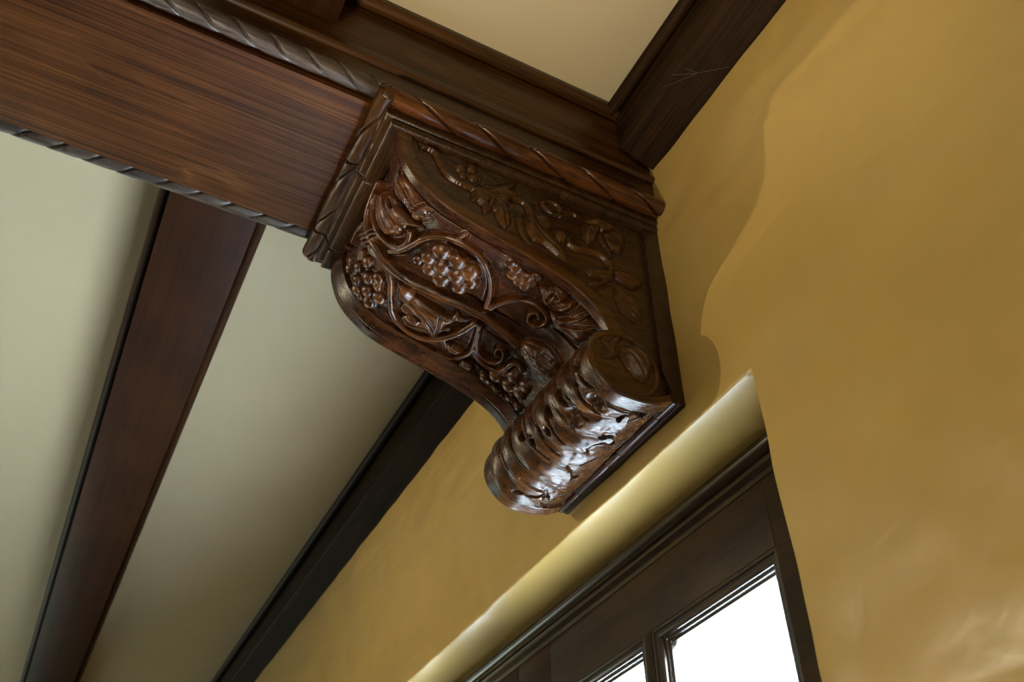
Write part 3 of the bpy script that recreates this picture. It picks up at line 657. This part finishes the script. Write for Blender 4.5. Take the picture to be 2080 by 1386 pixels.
def build_corbel():
    OZ = 1.157
    t = tag(empty('corbel', (0, 0, 1.6 + OZ)), 'scroll-shaped dark oak corbel carved with vines and grapes under the end of the beam', 'corbel')
    HW = .2375
    pos = lambda X, y, z: np.stack([X, y, z - OZ], -1)

    # ---- solid core
    S = arcl(PROF)
    def inset(d, cut=None):
        y, z, ny, nz = curve_at(PROF, np.linspace(0, .725, 46))
        return [(a - d * b, c - d * e - OZ) for a, b, c, e in zip(y, ny, z, nz)]
    tail = [(-.10, 1.19 - OZ), (-.015, 1.19 - OZ), (-.015, 1.769 - OZ)]
    prism('body', inset(.048) + tail + [(-.63, 1.769 - OZ)], -HW + .0002, HW - .0072, 'x', M_CORBEL, t, smooth=True)
    prism('side_board', inset(.0016) + tail + [(-.676, 1.71 - OZ)], -HW + .0001, -.207, 'x', M_CORBEL, t, smooth=True)

    # ---- front: the S-curved face with its vine
    R = Relief(-HW, HW, 396, .006, .712, 590, -.017)
    R.H += .0013 * vnoise(R.A * 38, R.B * 22, 2) + .0007 * vnoise(R.A * 120, R.B * 70, 3)
    ss = lambda v: np.clip(v, 0, 1) ** 2 * (3 - 2 * np.clip(v, 0, 1))
    R.H += .0125 * ss((R.A - .105) / .09) * (1 - ss((R.B - .36) / .14)) + .004 * ss((R.B - .50) / .1)      # the field rises towards the right rail
    for st in FRONT['STEMS']: R.stem(st[0], st[1] * 1.04, st[2] * 1.04, st[3] * 1.25, st[4])
    for k, (pl, v) in enumerate(FRONT['LEAVES']): R.leaf('leaf', pl, v, top=.0175, soft=.0055, seed=k, vein=.005)
    for k, (cn, gs) in enumerate(FRONT['GRAPES']):
        for a, b, r in gs: R.grape('%s/grape' % cn, a, b, r * 1.13, .50 if cn == 'right' else .62, .0055)
    # ridged nut at the foot of the stem
    p, q = np.array(FRONT['POD'][0]), np.array(FRONT['POD'][1]); c = (p + q) / 2; L = np.linalg.norm(q - p) / 2; d = (q - p) / (2 * L)
    W = R.win([p, q], .06); u = ((R.A[W] - c[0]) * d[0] + (R.B[W] - c[1]) * d[1]) / L; v = (-(R.A[W] - c[0]) * d[1] + (R.B[W] - c[1]) * d[0]) / (L * .66)
    rho = u * u + v * v
    lobes = v / np.sqrt(np.clip(1 - u * u, .05, 1))
    h = R.g + .036 * np.sqrt(np.clip(1 - rho, 0, 1)) - .0035 * np.exp(-(np.abs(((lobes * 1.9 + .25 * u) % 1) - .5) / .13) ** 2) * np.clip(1 - rho, 0, 1) ** .3 + .001 * vnoise(R.A[W] * 130, R.B[W] * 130, 8)
    R.put(W, np.where(rho < 1, h, -9), 'seed_pod')
    for sx, inner in ((-1, .172), (1, .2035)):
        X = R.A * sx
        e = (X - inner) / ((.205 - inner) if sx < 0 else .006)
        h = np.where(X > inner, -.017 + .0080 + np.clip(e, 0, 1) * .009 if sx < 0 else -.017 + np.clip(e, 0, 1) * .017, -9)
        h = h - .0012 * np.exp(-((X - .2075) / .0018) ** 2) * (sx < 0) - .003 * np.clip((X - .2335) / .004, 0, 1) ** 2 + .0005 * vnoise(R.A * 60, R.B * 25, 6)
        k = len(R.names); R.names.append('rail'); m = X > inner; R.H[m] = h[m]; R.O[m] = k
        R.cut = np.maximum(R.cut, .004 * np.exp(-((X - inner + .001) / .0022) ** 2))
    for w, dp, pts in FRONT['CRACKS']: R.groove(w * 1.35, dp * 2.2, pts)
    def place(A, B, H):
        y, z, ny, nz = curve_at(PROF, B)
        return pos(A, y + ny * H, z + nz * H)
    clusters = {}
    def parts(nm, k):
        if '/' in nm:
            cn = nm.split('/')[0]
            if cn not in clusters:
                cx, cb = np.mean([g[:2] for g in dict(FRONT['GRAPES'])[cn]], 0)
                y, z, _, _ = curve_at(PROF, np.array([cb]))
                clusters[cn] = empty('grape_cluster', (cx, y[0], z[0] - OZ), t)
            return clusters[cn], M_MOTIF
        return t, {'carved_ground': M_GROUND, 'rail': M_CORBEL}.get(nm, M_MOTIF)
    obs = R.finish(place, parts)
    for o in obs:
        if o.parent is not t:                              # keep the carved place, hang the grape on its cluster
            o.location = -o.parent.location

    # ---- right cheek: rim that follows the curve, sunk field with a smaller vine
    G = Relief(-.70, -.030, 440, 1.12, 1.705, 390, -.0055)
    G.H += .0008 * vnoise(G.A * 30, G.B * 60, 12) + .0005 * vnoise(G.A * 60, G.B * 140, 13)
    for st in SIDE['STEMS']: G.stem(*st)
    for k, (pl, v) in enumerate(SIDE['LEAVES']): G.leaf('side_leaf', pl, v, top=.0105, soft=.004, seed=k + 30, vein=.0022)
    for nm, gs in SIDE['GRAPES']:
        for a, b, r in gs: G.grape(nm, a, b, r, .62, .001)
    for w, dp, pts in SIDE['CRACKS']: G.groove(w, dp, pts)
    y, z, ny, nz = curve_at(PROF, np.linspace(0, .725, 120))
    edge = [(a - .014 * b, c - .014 * e) for a, b, c, e in zip(y, ny, z, nz)]
    poly = edge + [(-.142, 1.145), (-.10, 1.145), (-.066, 1.152), (-.036, 1.168), (-.036, 1.71), (-.66, 1.71)]
    ins = G.inside((slice(None), slice(None)), poly)
    side = lambda A, B, H: pos(HW + H, A, B)
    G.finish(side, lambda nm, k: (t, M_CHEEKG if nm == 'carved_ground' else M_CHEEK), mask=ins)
    def rim(name, ya, za, nya, nza, width, x1, x0):
        rows = [(-.0035, x1 - .004), (-.0015, x1 - .0008), (.002, x1), (width - .003, x1), (width - .0005, x1 - .001), (width, x0)]
        V = np.concatenate([np.stack([np.full(len(ya), X), ya - nya * d, za - nza * d - OZ], -1) for d, X in rows])
        n = len(ya); F = [(k * n + i, k * n + i + 1, (k + 1) * n + i + 1, (k + 1) * n + i) for k in range(len(rows) - 1) for i in range(n - 1)]
        o = mesh_np(name, V, F, M_CHEEK, t)
        bm = bmesh.new(); bm.from_mesh(o.data)
        bm.normal_update()
        if sum(f.normal.x for f in bm.faces) < 0: bmesh.ops.reverse_faces(bm, faces=bm.faces)
        bm.to_mesh(o.data); bm.free()
        o.data.set_sharp_from_angle(angle=math.radians(50))
    rim('cheek_rim', y, z, ny, nz, .030, HW, HW - .009)
    qy, qz, qny, qnz = curve_at(QROF, np.linspace(.262, .379, 40))
    rim('cheek_rim', qy, qz, qny, qnz, .014, HW + .0075, HW - .009)

    # ---- the scroll at the foot with its acanthus leaf
    prism('scroll_end', circ(SCC[0], SCC[1] - OZ, .0838, 64), -HW - .0072, -HW + .006, 'x', M_CORBEL, t, bevel=.001)
    sc = prism('scroll', circ(SCC[0], SCC[1] - OZ, .060, 64), -HW - .003, HW + .002, 'x', M_CORBEL, t, smooth=True)
    A = Relief(-HW - .0075, HW + .0075, 400, .012, .378, 310, .0)
    X, B = A.A, A.B
    fan = X / .2 * (1.0 + .22 * np.cos(np.clip((B - .10) / .26, 0, 1) * np.pi)) - .10 * np.sin((B - .1) * 9)
    fl = np.abs(np.sin(np.pi * (fan * 3.1 + .12 * vnoise(X * 14, B * 16, 40))))
    tip = .300 + .020 * np.abs(np.sin(np.pi * (X / .2 * 2.6 + .3))) - .03 * np.exp(-(X / .05) ** 2) + .010 * vnoise(X * 40, B * 0 + 3, 41)
    leafh = .0005 + .0100 * fl ** .75 + .0022 * vnoise(X * 38, B * 22, 42) + (.0003 + .0010 * np.clip((B - .22) / .06, 0, 1)) * vnoise(X * 130, B * 90, 45) + .0004 * vnoise(X * 420, B * 40, 46)
    over = np.clip((B - tip) / .004, 0, 1)
    A.H = leafh * (1 - over) + (-.0045 + .0012 * vnoise(X * 60, B * 60, 43)) * over
    A.names[0] = 'acanthus_leaf'
    A.names.append('gouged_ground'); A.O[over > .5] = 1
    for sx in (-1, 1):
        XX = X * sx; m = XX > .207; k = len(A.names); A.names.append('end_band')
        A.H[m] = (.0035 - .006 * np.clip((XX - .2405) / .0045, 0, 1) ** 2 + .0006 * vnoise(X * 70, B * 30, 44))[m]; A.O[m] = k
        A.cut = np.maximum(A.cut, .0045 * np.exp(-((XX - .2055) / .0024) ** 2) * (B < .33))
    for w, pts in SCROLL['GROOVES']: A.groove(w * 1.1, .012, pts)
    for w, pts in SCROLL['HOLES']: A.groove(w * 1.2, .016, pts, 2.2)
    for a, b, r in SCROLL['EYES']: A.pit(a, b, r * 1.15, .022)
    def placeq(AA, BB, H):
        yy, zz, ny_, nz_ = curve_at(QROF, BB)
        return pos(AA, yy + ny_ * H, zz + nz_ * H)
    A.finish(placeq, lambda nm, k: (sc, M_SCROLL))
    # carved face of the scroll: sunk disc, rim, nut and leaf
    D = Relief(SCC[0] - .08, SCC[0] + .08, 130, SCC[1] - .08, SCC[1] + .08, 130, -.004)
    D.names[0] = 'disc_ground'
    D.H += .0006 * vnoise(D.A * 70, D.B * 70, 50)
    D.leaf('disc_leaf', DISC['LEAF'], [], top=.006, soft=.004, seed=60)
    D.leaf('disc_nut', DISC['OUT'], DISC['V'], top=.017, soft=.009, seed=61, vein=.003)
    rad = np.hypot(D.A - SCC[0], D.B - SCC[1])
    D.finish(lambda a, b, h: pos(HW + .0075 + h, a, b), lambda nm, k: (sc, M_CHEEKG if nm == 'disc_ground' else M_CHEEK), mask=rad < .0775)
    th = np.linspace(0, 2 * np.pi, 73)[:-1]; n = len(th)
    rows = [(.0855, -.0045), (.0848, -.001), (.083, .0005), (.0775, .0005), (.0755, -.0005), (.0735, -.0048)]
    V = np.concatenate([np.stack([np.full(n, HW + .0075 + x), SCC[0] + r * np.cos(th), SCC[1] + r * np.sin(th) - OZ], -1) for r, x in rows])
    F = [(k * n + i, k * n + (i + 1) % n, (k + 1) * n + (i + 1) % n, (k + 1) * n + i) for k in range(len(rows) - 1) for i in range(n)]
    mesh_np('disc_rim', V, F, M_CHEEK, sc)

    # ---- plate on the wall with a beaded lower edge
    pw = .2424
    pl = prism('back_plate', [(-.030, 1.172 - OZ), (-.012, 1.1575 - OZ), (.006, 1.1575 - OZ), (.006, 1.769 - OZ), (-.046, 1.769 - OZ), (-.046, 1.235 - OZ), (-.030, 1.19 - OZ)], -pw, pw, 'x', M_PLATE, t, bevel=.0016)
    xs = [-.2415, -.1519, -.0178, .0300, .1779, .2415]
    for a, b in zip(xs, xs[1:]):
        prism('bead', arc(-.0240, 1.1690 - OZ, .0130, -5, 355, 18)[:-1], a + .0009, b - .0009, 'x', M_PLATE, pl, bevel=.0008)

    # ---- cap mouldings under the beam
    prof = [(.046, .0105, 1.7690), (.050, .0120, 1.738), (.0435, .0120, 1.7335), (.0415, .0135, 1.728), (.0395, .0130, 1.721), (.0385, .0125, 1.7165), (.0340, .0080, 1.7130)]
    prof += [(.0165 + .0105 * math.cos(math.radians(q)), .0020 + .0085 * math.cos(math.radians(q)), 1.7000 + .0105 * math.sin(math.radians(q))) for q in (80, 55, 30, 5, -20, -45, -70)]
    prof += [(.010, -.001, 1.6880), (-.012, -.010, 1.6875)]
    nf = 420; V = []
    def cracks(X, z): return .014 * math.exp(-((X - .065 - .006 * math.sin(z * 160)) / .0024) ** 2) + .012 * math.exp(-((X + .176 - .005 * math.sin(z * 150 + 1)) / .0022) ** 2)
    for f, dd, z in prof:
        hw = HW + dd; fy = -.675 - f
        row = [(-hw, -.005, z - OZ), (-hw, fy / 2, z - OZ)]
        for X in np.linspace(-hw, hw, nf):
            k = cracks(X, z) + .0006 * float(vnoise(np.array(X * 40), np.array(z * 200), 70))
            row.append((X, fy + k, z - OZ))
        row += [(hw, fy / 2, z - OZ), (hw, -.005, z - OZ)]
        V += row
    n = nf + 4
    F = [(k * n + i, k * n + i + 1, (k + 1) * n + i + 1, (k + 1) * n + i) for k in range(len(prof) - 1) for i in range(n - 1)]
    cap = mesh_np('cap', V, F, M_CAP, t)
    bm = bmesh.new(); bm.from_mesh(cap.data); bmesh.ops.recalc_face_normals(bm, faces=bm.faces); bm.to_mesh(cap.data); bm.free()
    cap.data.set_sharp_from_angle(angle=math.radians(40))
    def cuts(T, Ang, Rr):
        X = T - .287
        e = .016; end = np.minimum(T, .574 - T); Rr = Rr * np.sqrt(np.clip(1 - np.clip(1 - end / e, 0, 1) ** 2, .02, 1))
        for c, w in ((.065, .0024), (-.176, .0022)):
            Rr = Rr - .013 * np.exp(-((X - c - .004 * np.sin(Ang * 3)) / w) ** 2)
        return Rr
    rope_obj('rope_moulding', .574, .0265, .150, ((.287 + .020) / .150 - 2 * 225 / 360) % 1, -2, 'x', (-.287, -.7235, 1.7575 - OZ), M_CAP, cap, extra=cuts, step=.0016, nang=80, depth=.42, gw=.055, bulge=.14, seed=3)
    # (lower edge of a groove on the right cheek passes y = -0.5357)
    yb = -.724; L = .722
    ph = ((-.5357 - yb) / .142 + 2 * 213 / 360) % 1
    rope_obj('rope_moulding', L, .0250, .142, ph, 2, 'y', (.2620, yb, 1.7575 - OZ), M_SIDEROPE, cap, step=.0016, nang=80, depth=.46, gw=.075, bulge=.17, seed=4)
    rope_obj('rope_moulding', L, .0250, .142, .3, -2, 'y', (-.2620, yb, 1.7575 - OZ), M_SIDEROPE, cap, step=.006, nang=24, seed=5)
    return t
build_corbel()

# ------------------------------------------------------------------ old cobweb threads
def threads(name, pts_list, label):
    m, nt, b = newmat('cobweb_silk'); b.inputs['Base Color'].default_value = (.26, .21, .15, 1); b.inputs['Roughness'].default_value = .6
    o0 = Vector(pts_list[0][0]); V, F = [], []; r = .00022
    for pts in pts_list:
        for p, q in zip(pts, pts[1:]):
            p, q = Vector(p) - o0, Vector(q) - o0; d = (q - p).normalized(); u = d.orthogonal().normalized(); w = d.cross(u); b0 = len(V)
            for c in (p, q):
                for k in range(4):
                    a = k * math.pi / 2; V.append(tuple(c + (u * math.cos(a) + w * math.sin(a)) * r))
            F += [(b0 + k, b0 + (k + 1) % 4, b0 + 4 + (k + 1) % 4, b0 + 4 + k) for k in range(4)]
    o = mesh_np(name, V, F, m); o.location = o0
    return tag(o, label, 'cobweb')
threads('cobweb', [[(.247, -.39, 3.49), (.262, -.385, 3.43), (.272, -.375, 3.372), (.281, -.372, 3.355)], [(.247, -.39, 3.49), (.247, -.36, 3.478), (.249, -.345, 3.482)], [(.281, -.372, 3.355), (.287, -.392, 3.36)], [(.281, -.372, 3.355), (.286, -.358, 3.35)]], 'thin dusty cobweb thread hanging from the side of the big beam down to the corbel')
threads('cobweb', [[(.50, -.1, 3.556), (.545, -.06, 3.53), (.60, -.012, 3.513)], [(.545, -.06, 3.53), (.53, -.09, 3.556)], [(.545, -.06, 3.53), (.46, -.098, 3.5575)]], 'fine cobweb threads in the corner between the right cornice and the ochre wall')
threads('cobweb', [[(-.30, -.93, 3.558), (-.36, -.90, 3.545), (-.42, -.868, 3.5585)], [(-.36, -.90, 3.545), (-.262, -.92, 3.385)]], 'fine cobweb thread between the left cross beam and the rope moulding')
